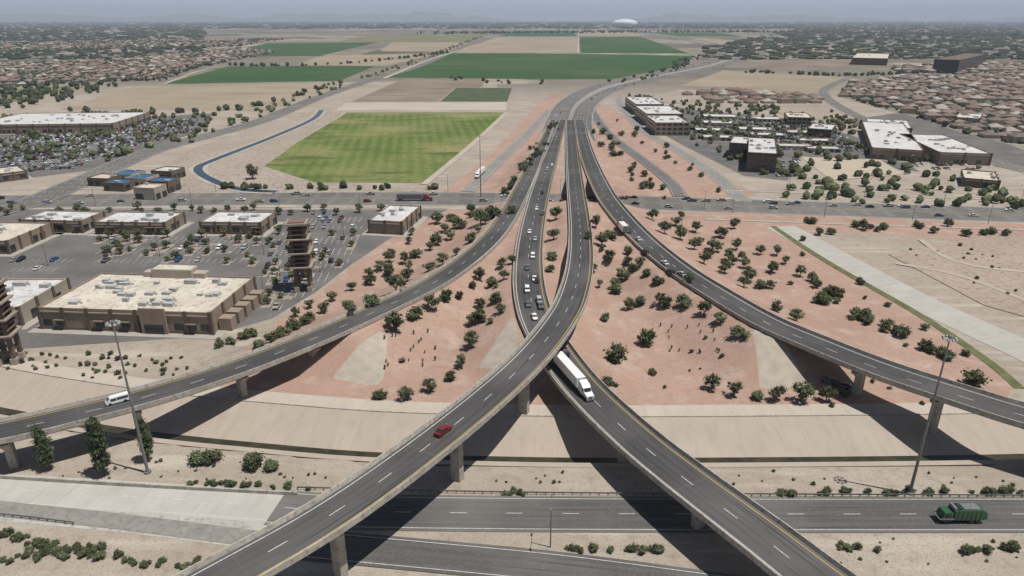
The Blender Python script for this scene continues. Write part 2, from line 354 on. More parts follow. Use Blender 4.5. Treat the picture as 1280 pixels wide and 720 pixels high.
# ------------------------------------------------------------ bottom roads
def road(name,path,hw,mat,lanes=(),yellow=(),edges=True,z=.06,wm=.15,dw=(3.6,8.6)):
    e=empty(name); ribbon('pavement',path,list(np.linspace(-hw,hw,5)),z,mat,e)
    if edges:
        for o in(-hw+.9,hw-.9): ribbon('edge_line',path,[o-wm/2,o+wm/2],z+.015,WHITE,e)
    for o in yellow: ribbon('yellow_line',path,[o-wm/2,o+wm/2],z+.015,YEL,e)
    if len(lanes): dashes('lane_dashes',path,lanes,z+.015,WHITE,e,w=wm,on=dw[0],gap=dw[1])
    return e
R1=pxpath([(345,634),(420,639),(640,642),(900,643),(1280,643),(1700,643)])
R1L=pxpath([(-400,585),(-100,604),(0,611),(200,623),(345,634)])
R2L=pxpath([(-400,602),(-100,624),(0,636),(150,652),(330,675)])
R2=pxpath([(325,674.4),(420,684),(560,697),(700,711),(880,735),(1200,780)])
sheet('concrete_apron',[(-300,580),(0,599),(200,610),(372,619),(430,636),(400,668),(300,684),(150,665),(0,652),(-300,625)],.03,M('concrete_apron',(.43,.41,.37),(.36,.34,.305),.15,fine=.8))
road('road',R1,5.8,ASPH2,(0,),(),z=.12)
road('road',R1L,5.2,CONCP,(0,),(),z=.06)
road('road',R2L,2.3,M('old_concrete',(.21,.20,.18),(.26,.25,.225),.3,fine=.9),(),(),z=.1,edges=False)
road('road',R2,4.4,ASPH2,(),(),z=.18)
sweep('barrier_wall',pxpath([(-400,574),(-100,592),(0,598),(200,610),(372,619)]),[(-.2,0),(-.2,.9),(.2,.9),(.25,0)],CONC)
def guardrail(px):
    p=pxpath(px,2); p[:,2]=hfun(p[:,0],p[:,1]); t,n,s=frames(p); mb=MB(); e=empty('guardrail')
    for i in range(len(p)): mb.box(p[i,0]-.09,p[i,0]+.09,p[i,1]-.09,p[i,1]+.09,p[i,2],p[i,2]+.8)
    obj('posts',mb.mesh('posts',[WALLB]),e); sweep('rail',p,[(-.05,.5),(-.05,.85),(.05,.85),(.05,.5)],STEEL,e)
guardrail([(-60,640),(20,647),(92,656)]); guardrail([(372,612),(640,618),(900,620),(1300,622)])
SD=[(975,283),(1010,302),(1060,330),(1150,378),(1230,415),(1330,462),(1500,560)]
ribbon('drain_channel',pxpath(SD),list(np.linspace(-8,8,5)),.1,concrete_uv('concrete_drain',(.42,.395,.35),(.36,.34,.30),7,8,.6),drape=True)
GR=M('green_verge',(.08,.10,.035),(.15,.15,.07),.2,fine=1.)
ribbon('grass_verge',pxpath([(966,283),(1000,306),(1050,337),(1150,394),(1235,452),(1275,486)]),[-1.6,0,1.6],.12,GR,drape=True)
# ------------------------------------------------------------ cross street & mainline
e=road('street',STREET,15.5,ASPHF,(-11,-7.5,-4,4,7.5,11),(-.8,.8),z=.08,wm=.25)
for px_ in([(-100,238),(150,236),(300,234),(540,234)],[(0,262),(300,259),(560,260)],[(900,238),(1100,245),(1280,251)],[(880,274),(1100,282),(1300,288)]):
    ribbon('sidewalk',pxpath(px_,6),[-1.2,1.2],.18,CONC,drape=False)
MS=pxpath([(690,176),(697,150),(712,126),(752,106),(826,91),(880,80),(903,71),(896,61),(866,52),(826,45),(800,41)],12)
MN=pxpath([(729,176),(727,150),(738,128),(774,109),(842,94),(900,83),(924,72),(914,61),(882,52),(840,45),(812,41)],12)
road('highway',MS,12.5,ASPHF,(-5,-1.5,2,5.5),(),z=.3,wm=.4)
road('highway',MN,12.0,ASPHF,(-5,-1.5,2,5.5),(),z=.32,wm=.4)
ribbon('highway_median',smooth([(a+b)/2 for a,b in zip(MS[::10],MN[::10])],12),[-7,7],.2,M('median_concrete',(.3,.27,.23),(.25,.22,.19),.05))
FR=M('pavement_light',(.26,.245,.225),(.215,.205,.185),.05,fine=.4)
OR=pxpath([(686,138),(662,165),(636,190),(605,220),(585,240)],6)
road('off_ramp',OR,4.5,FR,(),(),z=.33)
road('on_ramp',pxpath([(738,135),(758,165),(796,195),(838,228),(850,246)],6),4.5,ASPHF,(),(),z=.33)
road('frontage_road',pxpath([(775,118),(775,130),(800,160),(850,190),(895,220),(930,252)],6),5,FR,(),(),z=.12)
road('avenue',pxpath([(-200,300),(0,265),(90,232),(185,190),(250,172),(330,150),(400,121),(470,98),(540,76),(602,47),(625,38)],8),11,ASPHF,(-7,-3.5,3.5,7),(0,),z=.3,wm=.3)
road('avenue',pxpath([(1700,250),(1400,232),(1240,203),(1100,158),(1040,128),(1030,112),(1060,98)],8),8,ASPHF,(-4,4),(0,),z=.3,wm=.3)
# ------------------------------------------------------------ fields and lots
def field(name,c1,c2,c3,ang,sw,patch=.02):
    m,t,b=nt(name); g=N(t,'ShaderNodeNewGeometry'); mp=N(t,'ShaderNodeMapping'); mp.inputs['Rotation'].default_value=(0,0,ang); t.links.new(g.outputs['Position'],mp.inputs[0])
    w=N(t,'ShaderNodeTexWave'); w.inputs['Scale'].default_value=sw; w.inputs['Distortion'].default_value=1.2; w.inputs['Detail'].default_value=3; w.inputs['Detail Scale'].default_value=.4; t.links.new(mp.outputs[0],w.inputs[0])
    a=mix(t,w.outputs['Fac'],c1,c2); a=mix(t,noise_fac(t,patch,6,.42,.68),a,c3); a=mix(t,noise_fac(t,patch*3,5,.52,.7,stretch=(.4,1.6,1)),a,tuple(x*.8 for x in c2)); a=mix(t,noise_fac(t,.3,3,.5,.8),a,tuple(x*.75 for x in c2))
    t.links.new(a,b.inputs['Base Color']); b.inputs['Roughness'].default_value=.95; b.inputs['Specular IOR Level'].default_value=.1; return m
FG=field('turf',(.14,.18,.052),(.095,.135,.038),(.245,.23,.10),math.radians(-8),.035,.012)
FG2=field('crop_green',(.038,.082,.031),(.047,.095,.036),(.075,.11,.048),0,.03,.004)
FT=field('field_tan',(.34,.285,.21),(.305,.25,.185),(.25,.21,.15),0,.03,.005)
FB=field('field_brown',(.22,.18,.137),(.19,.155,.118),(.27,.225,.175),.3,.04,.01)
FL=field('field_lightgreen',(.15,.155,.075),(.17,.165,.085),(.22,.2,.12),0,.03,.005)
DP=M('dirt_pink',(.355,.298,.243),(.30,.25,.202),.02,fine=.3)
z=.1
for nm,pts,mt in [
 ('dirt_lot',[(190,222),(240,185),(330,160),(395,138),(432,138),(400,158),(345,195),(400,230),(540,233),(548,240),(230,242)],DP),
 ('green_field',[(434,141),(632,141),(598,172),(556,208),(528,229),(392,228),(330,208),(372,178)],FG),
 ('pale_strip',[(432,129),(634,128),(632,138),(420,138)],M('pale_dirt',(.42,.375,.31),(.38,.335,.275),.02)),
 ('brown_plot',[(440,127),(505,98),(610,98),(600,110),(568,110),(548,127)],FB),
 ('green_plot',[(550,127),(570,110),(640,110),(634,127)],M('nursery_green',(.05,.075,.035),(.08,.1,.05),.05)),
 ('tan_field',[(75,137),(170,108),(428,103),(395,118),(335,138)],FT),
 ('green_field',[(205,105),(285,83),(470,82),(425,101)],FG2),
 ('green_field',[(482,97),(562,67),(722,67),(868,70),(850,83),(765,99),(700,99)],FG2),
 ('tan_field',[(568,66),(622,46),(722,46),(722,66)],FT),
 ('green_field',[(726,66),(725,47),(800,46),(862,67)],FG2),
 ('green_field',[(624,45),(650,38),(712,38),(722,45)],FG2),
 ('tan_field',[(725,45),(722,38),(780,38),(805,45)],FT),
 ('tan_field',[(370,81),(400,70),(555,66),(480,83)],FT),
 ('green_field',[(255,71),(335,54),(470,53),(400,70)],FG2),
 ('tan_field',[(475,64),(490,53),(590,53),(560,65)],FT),
 ('field',[(420,52),(470,44),(610,43),(592,52)],FL),
 ('field',[(-300,160),(-100,125),(10,112),(120,106),(60,118),(-20,135)],FL),
 ('tan_field',[(850,107),(905,88),(1065,97),(1020,118),(960,112)],FT),
 ('tan_field',[(930,82),(945,70),(1100,72),(1120,84)],FB),
 ('tan_field',[(860,47),(960,52),(1160,66),(1120,68),(930,64)],FT),
 ('green_field',[(800,40),(900,41),(930,46),(850,45)],FG2),
 ('dirt_lot',[(800,125),(850,112),(1030,118),(1040,132),(900,135)],DP),
 ('dirt_lot',[(1000,196),(1100,200),(1130,218),(1040,226)],M('sand_lot',(.43,.365,.285),(.39,.33,.255),.03)),
 ('dirt_lot',[(1110,318),(1240,292),(1330,300),(1500,420),(1400,430),(1230,382)],M('dirt_red_tan',(.375,.30,.24),(.32,.255,.202),.03,fine=.5)),
 ('dirt_lot',[(950,135),(1040,132),(1085,150),(1005,150)],DP)]:
    sheet(nm,pts,z,mt); z+=.006
TRK=M('dirt_track',(.42,.365,.295),(.37,.32,.26),.05)
for px_,w_ in(([(434,140),(634,140)],2.5),([(633,141),(599,173),(557,209),(530,231)],2.5),([(480,98),(560,67),(640,45)],4),([(723,66),(723,38)],3),([(562,66.5),(868,69)],3),([(205,105),(285,82),(470,81)],3),([(1120,330),(1200,345),(1290,380)],1.3),([(1150,300),(1200,330),(1330,345)],1.3)):
    ribbon('dirt_track',pxpath(px_,8),[-w_,w_],.36,TRK)
for nm,pts in [('parking_lot',[(-300,262),(560,262),(500,290),(440,330),(395,365),(340,398),(265,420),(30,436),(-300,432)]),
 ('parking_lot',[(-250,200),(-100,165),(90,150),(265,142),(260,160),(200,182),(120,212),(40,222),(-200,235)]),
 ('parking_lot',[(790,128),(880,138),(1000,150),(1100,180),(1150,215),(1000,196),(985,226),(930,220),(860,185),(800,152)]),
 ('parking_lot',[(1060,150),(1130,140),(1290,190),(1330,215),(1240,208),(1100,175)])]:
    sheet(nm,pts,.05,LOT)
CB=[(402,138),(390,150),(335,174),(268,200),(247,211),(262,224),(300,237),(345,240)]
ribbon('canal_bank',pxpath(CB,5),[-6.0,6.0],.25,M('canal_bank',(.4,.36,.3),None,.1))
ribbon('canal_water',pxpath(CB,5),[-3.0,3.0],.3,BLUEW)
# ------------------------------------------------------------ buildings
WALKM=M('walkway',(.36,.33,.29),(.31,.285,.25),.3)
def building(name,fl,fr,br,h,wall=WALLT,roof=ROOF,storeys=1,units=6,pil=0,seed=1,canopy=False):
    R=random.Random(seed); a=P(*fl,h);b_=P(*fr,h);c=P(*br,h)
    u=b_-a; L=np.linalg.norm(u); u/=L; v=np.array([-u[1],u[0],0]); W=abs((c-b_)@v); ang=math.atan2(u[1],u[0])
    e=empty(name,(a[0],a[1],0),ang)
    mb=MB(); mb.box(0,L,0,W,0,h-.9,0); T=.35
    for x0,x1,y0,y1 in((0,L,-.02,T),(0,L,W-T,W+.02),(-.02,T,T,W-T),(L-T,L+.02,T,W-T)): mb.box(x0,x1,y0,y1,h-1.0,h,0)
    if pil:
        n=max(2,int(L/pil))
        for i in range(n+1):
            x=L*i/n; mb.box(x-.6,x+.6,-.5,-.03,0,h+.3,1)
        n=max(2,int(W/pil))
        for i in range(n+1):
            y=W*i/n; mb.box(L+.03,L+.5,y-.6,y+.6,0,h+.3,1)
        mb.box(-.3,L+.3,-.25,-.035,0,1.2,1); mb.box(-.1,L+.1,-.3,-.04,h-1.6,h-1.2,2)
        wk=MB(); wk.box(-3.5,L+3.5,-3.5,W+3.5,0,.16); obj('walkway',wk.mesh('walkway',[WALKM]),e)
    obj('walls',mb.mesh('walls',[wall,WALLB,WALLC]),e)
    mb=MB(); mb.box(T,L-T,T,W-T,h-.88,h-.6,0); obj('roof',mb.mesh('roof',[roof]),e)
    mb=MB()
    for i in range(units):
        x=R.uniform(.1,.9)*L;y=R.uniform(.15,.85)*W;s_=R.uniform(.7,1.8); mb.box(x-s_,x+s_,y-s_*.7,y+s_*.7,h-.6,h-.6+R.uniform(.8,1.6),0)
        if R.random()<.5: mb.cyl((x+s_+1,y,h-.6),(x+s_+1,y,h+.1),.3,.3,6,0)
    if mb.f: obj('rooftop_units',mb.mesh('rooftop_units',[UNIT]),e)
    mb=MB(); fh=h/storeys if storeys>1 else min(h,5)
    for k in range(storeys):
        z0=k*fh+fh*.3;z1=k*fh+fh*.75
        for axis,LL in((0,L),(1,W)):
            n=max(2,int(LL/4.5))
            for i in range(n):
                if storeys==1 and R.random()<.35: continue
                c0=LL*(i+.15)/n;c1=LL*(i+.85)/n; zz=z0 if storeys>1 else .2
                if axis==0:
                    mb.box(c0,c1,-.1,-.045,zz,z1,0); 
                    mb.box(c0,c1,W+.045,W+.1,zz,z1,0)
                else: mb.box(L+.045,L+.1,c0,c1,zz,z1,0); mb.box(-.1,-.045,c0,c1,zz,z1,0)
                if canopy and axis==0 and R.random()<.5: mb.box(c0-.3,c1+.3,-1.4,-.11,z1+.1,z1+.35,1)
    obj('windows',mb.mesh('windows',[GLASS,WALLB]),e); return e,L,W
e,L,W=building('retail_store',(47,384),(262,391),(309,346),8.2,WALLT,ROOFC,1,34,8,3,True)
mb=MB()
mb.box(L*.36,L*.62,W*.93,W+3,0,11,0); mb.box(L*.3,L*.36,W*.95,W+2,0,9.6,0); mb.box(L*.62,L*.7,W*.95,W+2,0,9.6,0)
mb.box(L*.37,L*.61,W*.94,W+2.8,11.003,11.2,1)
mb.box(L*.6,L*.75,-1.2,-.55,0,9.5,2); mb.box(L*.62,L*.73,-1.35,-1.22,.2,3.6,3)
for i in range(5): mb.box(L+.6,L+5,W*.1+i*6,W*.1+i*6+4,0,4.6-.1*i,2)
for k in range(3):
    mb.box(L*.08+k*L*.3,L*.08+k*L*.3+.3,W*.1,W*.8,7.4,7.62,4)
obj('entrance_block',mb.mesh('entrance_block',[WALLC,ROOFC,WALLT,GLASS,UNIT]),e)
building('retail_store',(-60,384),(22,384),(112,348),7,WALLC,ROOF,1,8,9,4)
building('shop_building',(118,277),(205,278),(225,265),6.5,WALLT,ROOF,1,8,7,5,True)
building('shop_building',(250,277),(325,278),(364,265),6.5,WALLT,ROOF,1,8,7,6,True)
building('shop_building',(25,274),(100,276),(118,264),6.5,WALLT,ROOF,1,8,7,7,True)
building('shop_building',(-80,300),(8,301),(62,278),6.5,WALLT,ROOFC,1,8,7,8,True)
building('shop_building',(461,275),(502,277),(520,257),7,WALLT,ROOF,1,6,7,9,True)
building('warehouse_store',(-40,156),(140,154),(168,140),9,WALLT,ROOF,1,30,14,10)
building('warehouse_store',(-280,172),(-70,163),(-40,150),9,WALLT,ROOF,1,30,14,11)
building('shop_building',(0,217),(32,213),(36,205),6,WALLB,ROOFC,1,3,6,12)
building('office_building',(795,130),(830,130),(832,121),12,WALLT,ROOF,3,8,0,13)
building('office_building',(808,142),(855,142),(856,132),12,WALLT,ROOF,3,8,0,14)
building('office_building',(820,153),(862,153),(862,144),12,WALLT,ROOF,3,8,0,15)
building('office_building',(935,190),(972,192),(952,172),14,WALLB,ROOF,4,10,0,16)
building('office_building',(912,178),(945,180),(940,171),12,WALLB,ROOF,3,5,0,17)
building('retail_store',(1090,184),(1155,188),(1050,150),9,WALLT,ROOF,1,12,12,18)
building('retail_store',(1175,190),(1240,192),(1170,168),9,WALLT,ROOF,1,14,12,19)
building('retail_store',(1085,157),(1140,160),(1130,150),8,WALLT,ROOF,1,8,12,20)
building('office_building',(1010,160),(1040,162),(1036,155),8,WALLB,ROOF,2,5,0,60)
building('office_building',(985,146),(1015,147),(1012,141),8,WALLT,ROOFC,2,5,0,61)
building('shop_building',(1205,222),(1250,226),(1260,216),6,WALLB,ROOFC,1,4,8,22)
building('shop_building',(1195,146),(1225,148),(1222,142),7,WALLT,ROOF,1,4,8,62)
building('school_building',(1065,72),(1110,73),(1112,67),16,WALLB,ROOFC,3,4,0,23)
building('office_tower',(1168,74),(1200,75),(1200,66),26,M('dark_facade',(.06,.06,.07),None),WALLB,6,4,0,24)
for i,(a,b_) in enumerate([(880,148),(925,156),(880,166),(985,160),(935,143),(870,157),(1000,170),(1010,180),(940,163),(880,140),(975,177)]):
    building('carport',(a,b_+5),(a+42,b_+6),(a+44,b_+3),3.2,WALLC,ROOF,1,0,0,30+i)
BL=M('blue_roof',(.03,.10,.20),(.04,.13,.24),.3)
for i,(a,b_,c_) in enumerate([(140,228,BL),(168,222,BL),(195,226,BL),(150,217,BL),(200,213,ROOF),(178,234,ROOFC),(120,222,ROOFC)]):
    building('restaurant',(a-12,b_),(a+14,b_+1),(a+16,b_-5),5.5+i%3,WALLC if i%2 else WALLB,c_,1,1,0,50+i)
def tower(x,y,h,w,ang):
    e=empty('sign_tower',(x,y,0),ang); mb=MB(); q=w*.36
    for sx_ in(-1,1):
        for sy_ in(-1,1):
            mb.box(sx_*q-.6,sx_*q+.6,sy_*q-.6,sy_*q+.6,0,h*.93,0); mb.box(sx_*q-.9,sx_*q+.9,sy_*q-.9,sy_*q+.9,0,2.2,1)
    for zz in(h*.16,h*.3): mb.box(-q,q,-q-.2,-q+.2,zz,zz+.5,0); mb.box(-q,q,q-.2,q+.2,zz,zz+.5,0); mb.box(-q-.2,-q+.2,-q,q,zz+.01,zz+.51,0); mb.box(q-.2,q+.2,-q,q,zz+.01,zz+.51,0)
    obj('legs',mb.mesh('legs',[WALLB,WALLC]),e); mb=MB()
    for k in range(9):
        z0=h*.36+k*h*.066; ww=w*(.52 if k%3 else .64); mb.box(-ww,ww,-ww,ww,z0,z0+.45,0 if k%3 else 1)
        mb.box(-w*.38,w*.38,-w*.38,w*.38,z0+.46,z0+h*.066-.01,2)
    mb.box(-w*.6,w*.6,-w*.6,w*.6,h*.955,h*.985,1); mb.box(-w*.45,w*.45,-w*.45,w*.45,h*.986,h,0)
    obj('tiers',mb.mesh('tiers',[M('tower_slat',(.2,.13,.1),None),M('tower_ledge',(.3,.25,.2),None),M('tower_core',(.06,.045,.04),None)]),e)
a=P(381,362); tower(a[0],a[1],28.5,6.8,.15); a=P(14,452); tower(a[0],a[1],27,6.2,.2)
a=P(781,30.5); mb=MB(); rr=250
for k in range(5):
    z0=[0,32,55,72,82][k];r0=[1,1.0,.85,.6,.3][k]; z1=[32,55,72,82,86][k]; r1=[1.0,.85,.6,.3,.02][k]
    mb.cyl((0,0,z0*1.2),(0,0,z1*1.2),rr*r0,rr*r1,32,0)
obj('stadium',mb.mesh('stadium',[M('stadium_white',(.85,.85,.85),(.8,.8,.8),.01)]),None,(a[0],a[1],0))
# ------------------------------------------------------------ houses
def world_poly(px): return np.array([P(u,v)[:2] for u,v in px])
RT=[M('tile_roof_a',(.20,.14,.115),(.165,.118,.096),.1),M('tile_roof_b',(.25,.19,.16),(.21,.155,.13),.1),M('tile_roof_c',(.165,.14,.122),(.14,.118,.104),.1),M('tile_roof_d',(.38,.34,.29),None,.1)]
HWALL=M('stucco',(.46,.40,.33),(.4,.34,.28),.1)
STR=M('residential_street',(.33,.315,.29),(.28,.27,.25),.05)
YARD=M('yard',(.27,.235,.19),(.13,.13,.095),.06,fine=.15)
def houses(name,px,ang,sx_=17,k=1.0,lots=True):
    poly=world_poly(px); R=random.Random(len(px)*7+int(px[0][0])); mb=MB(); st=MB(); ca,sa=math.cos(ang),math.sin(ang)
    rot=np.stack([poly[:,0]*ca+poly[:,1]*sa,-poly[:,0]*sa+poly[:,1]*ca],1); mn=rot.min(0);mx=rot.max(0)
    pts=[];y=mn[1];row=0
    while y<mx[1]:
        x=mn[0]+R.uniform(0,10)
        while x<mx[0]:
            pts.append((x,y,row)); x+=sx_*k*R.uniform(.95,1.1)
        y+=(25 if row%2==0 else 36)*k; row+=1
    A=np.array(pts)
    A[:,1]+=6*np.sin(A[:,0]/70.0)*k
    wx=A[:,0]*ca-A[:,1]*sa; wy=A[:,0]*sa+A[:,1]*ca; ins=sdf(poly,wx,wy)>5
    for i in np.nonzero(ins)[0]:
        x,y=wx[i],wy[i]; row=A[i,2]
        if R.random()<.05: continue
        L=R.uniform(6,7.4)*k;W=R.uniform(6.5,9)*k;h=R.choice([3,3,5.6]); a=ang+R.choice([0,0,math.pi/2]); c,s=math.cos(a),math.sin(a)
        def T(p): return (x+p[0]*c-p[1]*s,y+p[0]*s+p[1]*c,p[2])
        if a!=ang: L,W=W,L
        mb.add([T(p) for p in[(-L,-W,0),(L,-W,0),(L,W,0),(-L,W,0),(-L,-W,h),(L,-W,h),(L,W,h),(-L,W,h)]],[(0,1,5,4),(1,2,6,5),(2,3,7,6),(3,0,4,7)],4)
        L+=.6;W+=.6; r=min(L,W); q=(L-r if L>W else 0, W-r if W>L else 0)
        mb.add([T(p) for p in[(-L,-W,h-.1),(L,-W,h-.1),(L,W,h-.1),(-L,W,h-.1),(-q[0],-q[1],h+r*.42),(q[0],q[1],h+r*.42)]],
          [(0,1,5,4),(1,2,5),(2,3,4,5),(3,0,4)] if L>W else [(0,1,4),(1,2,5,4),(2,3,5),(3,0,4,5)],R.choice([0,0,1,1,2,3]))
        if row%2==0 and lots:
            def T2(p): return (x+p[0]*ca-p[1]*sa,y+p[0]*sa+p[1]*ca,.2)
            st.add([T2(p) for p in[(-9.5*k,-21.5*k),(9.5*k,-21.5*k),(9.5*k,-14.5*k),(-9.5*k,-14.5*k)]],[(0,1,2,3)],0)
    sheet('yards',px,.12,YARD)
    obj(name,mb.mesh(name,RT+[HWALL])); 
    if st.f: obj('residential_street',st.mesh('residential_street',[STR]))
    return poly
h1=houses('house_neighborhood',[(1045,120),(1062,104),(1130,96),(1290,92),(1500,100),(1700,135),(1700,215),(1400,210),(1285,186),(1220,172),(1140,146)],-.25,16,.93)
h2=houses('house_neighborhood',[(120,78),(300,60),(345,66),(250,84),(205,101),(120,103),(-60,112),(-300,118),(-300,84)],.2,18,1.05,True)
h3=houses('house_neighborhood',[(1110,84),(1300,78),(1500,80),(1500,96),(1290,90),(1130,93)],.1,20,1.1,True)
h4=houses('house_neighborhood',[(300,58),(-200,70),(-300,60),(200,50),(330,52)],.1,24,1.6,True)
h5=houses('house_neighborhood',[(850,118),(900,112),(1030,120),(1035,130),(900,131)],0,20,1,False)
# ------------------------------------------------------------ distant trees and town
def rand_in(poly,n):
    mn=poly.min(0);mx=poly.max(0); out=[]
    for _ in range(40):
        q=rng.uniform(mn,mx,(n*2,2)); k=sdf(poly,q[:,0],q[:,1])>0; out+=list(q[k])
        if len(out)>=n: break
    return out[:n]
def tree_mass(name,pts,r0,r1,L=None):
    mb=MB()
    for x,y in pts:
        r=random.uniform(r0,r1)
        for q in range(2): mb.blob((x+random.uniform(-.5,.5)*r,y+random.uniform(-.4,.4)*r,r*random.uniform(.6,.9)),(r*.8,r*random.uniform(.6,1),r*random.uniform(.6,1.0)),random.choice([0,0,1,2]),.3)
    return obj(name,mb.mesh(name,L or LEAF))
for p,n,a_,b_ in((h1,2600,1.8,3.6),(h2,4400,2,4.6),(h3,1000,2,4),(h4,2200,3,6.5)): tree_mass('distant_trees',rand_in(p,n),a_,b_,FLEAF)
tree_mass('distant_trees',rand_in(world_poly([(-400,175),(-100,150),(120,142),(270,143),(250,170),(120,214),(-300,225)]),420),1.8,3.6)
tree_mass('distant_trees',rand_in(world_poly([(-300,140),(-80,112),(80,104),(160,106),(50,135),(-300,160)]),300),2.5,5.5,FLEAF)
tree_mass('distant_trees',rand_in(world_poly([(785,120),(900,130),(1040,140),(1160,180),(1240,215),(1160,240),(960,228),(880,190)]),420),1.8,3.6)
tree_mass('distant_trees',rand_in(world_poly([(1000,232),(1280,238),(1400,260),(1240,262),(960,250)]),70),1.8,3.4)
def line(px,n,j=5):
    w=smooth([P(*p) for p in px],10); out=[]
    for i in range(n):
        q=w[random.randrange(len(w))]; out.append((q[0]+random.uniform(-j,j),q[1]+random.uniform(-j,j)))
    return out
tree_mass('distant_trees',line([(150,200),(240,172),(330,140),(400,115),(540,70),(600,46)],150,14),2.0,4.2)
tree_mass('distant_trees',line([(60,140),(300,138),(420,104)],26,10),2.5,5,FLEAF)
tree_mass('distant_trees',line([(870,70),(800,100),(640,104),(560,98)],70,20),2,4.5,FLEAF)
tree_mass('distant_trees',line([(250,82),(420,81),(560,66)],60,10),3,6,FLEAF)
tree_mass('distant_trees',line([(925,90),(1060,95),(1160,90)],60,14),2.5,5,FLEAF)
tree_mass('distant_trees',line([(285,236),(420,236),(540,236)],22,4),1.5,3)
tree_mass('distant_trees',line([(-300,76),(120,62),(330,50)],500,110),3,7,FLEAF)
tree_mass('distant_trees',line([(560,42),(900,40),(1300,46)],500,260),6,13,FLEAF)
mb=MB();tb=MB()
for i in range(20000):
    yy=1900*math.exp(random.uniform(0,2.5)); xx=random.uniform(-1,1)*yy*.9
    u=640+F*xx/(yy*cp+100*sp); v=360+F*((100*cp-yy*sp)/(yy*cp+100*sp))
    if 36<v<105 and 255<u<880+max(0,60-v)*5: continue
    s_=random.uniform(5,12)*(yy/2500)**.6
    if random.random()<.62: tb.blob((xx,yy,s_*.3),(s_*1.6,s_*.8,s_*.5),random.choice([0,2,2]),.25)
    else:
        a=s_*.9; mb.box(xx-a,xx+a*1.3,yy-a*.7,yy+a*.7,0,s_*.3,random.choice([0,0,1,1,2]),bottom=False)
obj('distant_trees',tb.mesh('distant_trees',FLEAF)); obj('distant_buildings',mb.mesh('distant_buildings',[M('far_white',(.6,.58,.55)),M('far_tan',(.36,.31,.25)),M('far_brown',(.22,.175,.14))]))
V=[];n=320
for j in range(6):
    for i in range(n):
        x=-34000+68000*i/(n-1); y=27000+j*1800
        k=[0,.55,1,.8,.4,0][j]; h=max(0,noise.fractal(Vector((x*.00022,j*.35,7.3)),.8,2.2,8)+.2)*430*k+ (20*k)
        V.append((x,y,h-5))
Fc=[(j*n+i,j*n+i+1,(j+1)*n+i+1,(j+1)*n+i) for j in range(5) for i in range(n-1)]
me=bpy.data.meshes.new('mountains'); me.from_pydata(V,[],Fc); me.materials.append(M('mountain_rock',(.2,.185,.175),(.16,.15,.145),.0005)); obj('mountains',me)
# ------------------------------------------------------------ near vegetation
def make_tree(kind,seed):
    R=random.Random(seed); m=MB()
    if kind=='tree':
        H=R.uniform(4.8,5.6); cz=H*.58; rad=(2.7*R.uniform(.85,1.1),2.6*R.uniform(.8,1.1),H*.36); th=1.1; nC=28; cr_=(.5,1.0)
    elif kind=='shrub':
        H=3; cz=1.3; rad=(1.7,1.7*R.uniform(.8,1.1),1.05); th=.3; nC=20; cr_=(.4,.75)
    elif kind=='tall':
        H=11; cz=6.0; rad=(1.35,1.35,5.1); th=2.0; nC=84; cr_=(.5,.9)
    if kind!='shrub':
        m.cyl((0,0,-.3),(R.uniform(-.2,.2),R.uniform(-.2,.2),th),.22 if kind=='tree' else .3,.15,7,3)
        for i in range(6):
            a=i*1.05+R.uniform(-.3,.3); zz=cz+R.uniform(-.3,.5)*rad[2]; m.cyl((0,0,th-.1-(0 if kind=='tree' else R.uniform(0,1))),(math.cos(a)*rad[0]*.6,math.sin(a)*rad[1]*.6,zz),.11,.03,5,3)
        if kind=='tall': m.cyl((0,0,1.8),(0,0,9.5),.2,.06,6,3)
    else:
        for i in range(6):
            a=i*1.05; m.cyl((0,0,-.2),(math.cos(a)*1,math.sin(a)*1,1.3),.06,.02,4,3)
    for i in range(nC):
        while True:
            d=Vector((R.uniform(-1,1),R.uniform(-1,1),R.uniform(-1,1)))
            if .25<d.length<1 or kind=='tall': break
        w=(1-.7*max(0,d.z))*(1-.3*max(0,-d.z)) if kind=='tall' else 1
        c=(d.x*rad[0]*.85*w,d.y*rad[1]*.85*w,cz+d.z*rad[2]*.85); r=R.uniform(*cr_)
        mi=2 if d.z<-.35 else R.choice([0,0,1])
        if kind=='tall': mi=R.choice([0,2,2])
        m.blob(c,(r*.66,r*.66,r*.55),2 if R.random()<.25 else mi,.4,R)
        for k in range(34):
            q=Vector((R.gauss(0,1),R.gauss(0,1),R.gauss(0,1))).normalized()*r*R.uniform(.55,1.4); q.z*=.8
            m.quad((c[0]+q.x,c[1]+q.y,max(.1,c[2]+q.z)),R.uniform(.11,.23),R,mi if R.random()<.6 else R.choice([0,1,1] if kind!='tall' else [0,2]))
    return m.mesh(kind,LEAF+[TRUNK])
TT={k:[make_tree(k,i*13+5) for i in range(7 if k=='tree' else 5)] for k in('tree','shrub','tall')}
names={'tree':'palo_verde_tree','shrub':'desert_shrub','tall':'eucalyptus_tree'}
def plant(kind,u,v,wpx,name=None):
    p=G(u,v); d=(p[1]*cp+(CAM_H-p[2])*sp); w=wpx*d/F
    base={'tree':5.9,'shrub':4.0,'tall':3.9}[kind]; s=w/base
    return obj(name or names[kind],random.choice(TT[kind]),None,(p[0],p[1],p[2]),random.uniform(0,6.28),(s*random.uniform(.9,1.1),s,s*random.uniform(.85,1.2)))
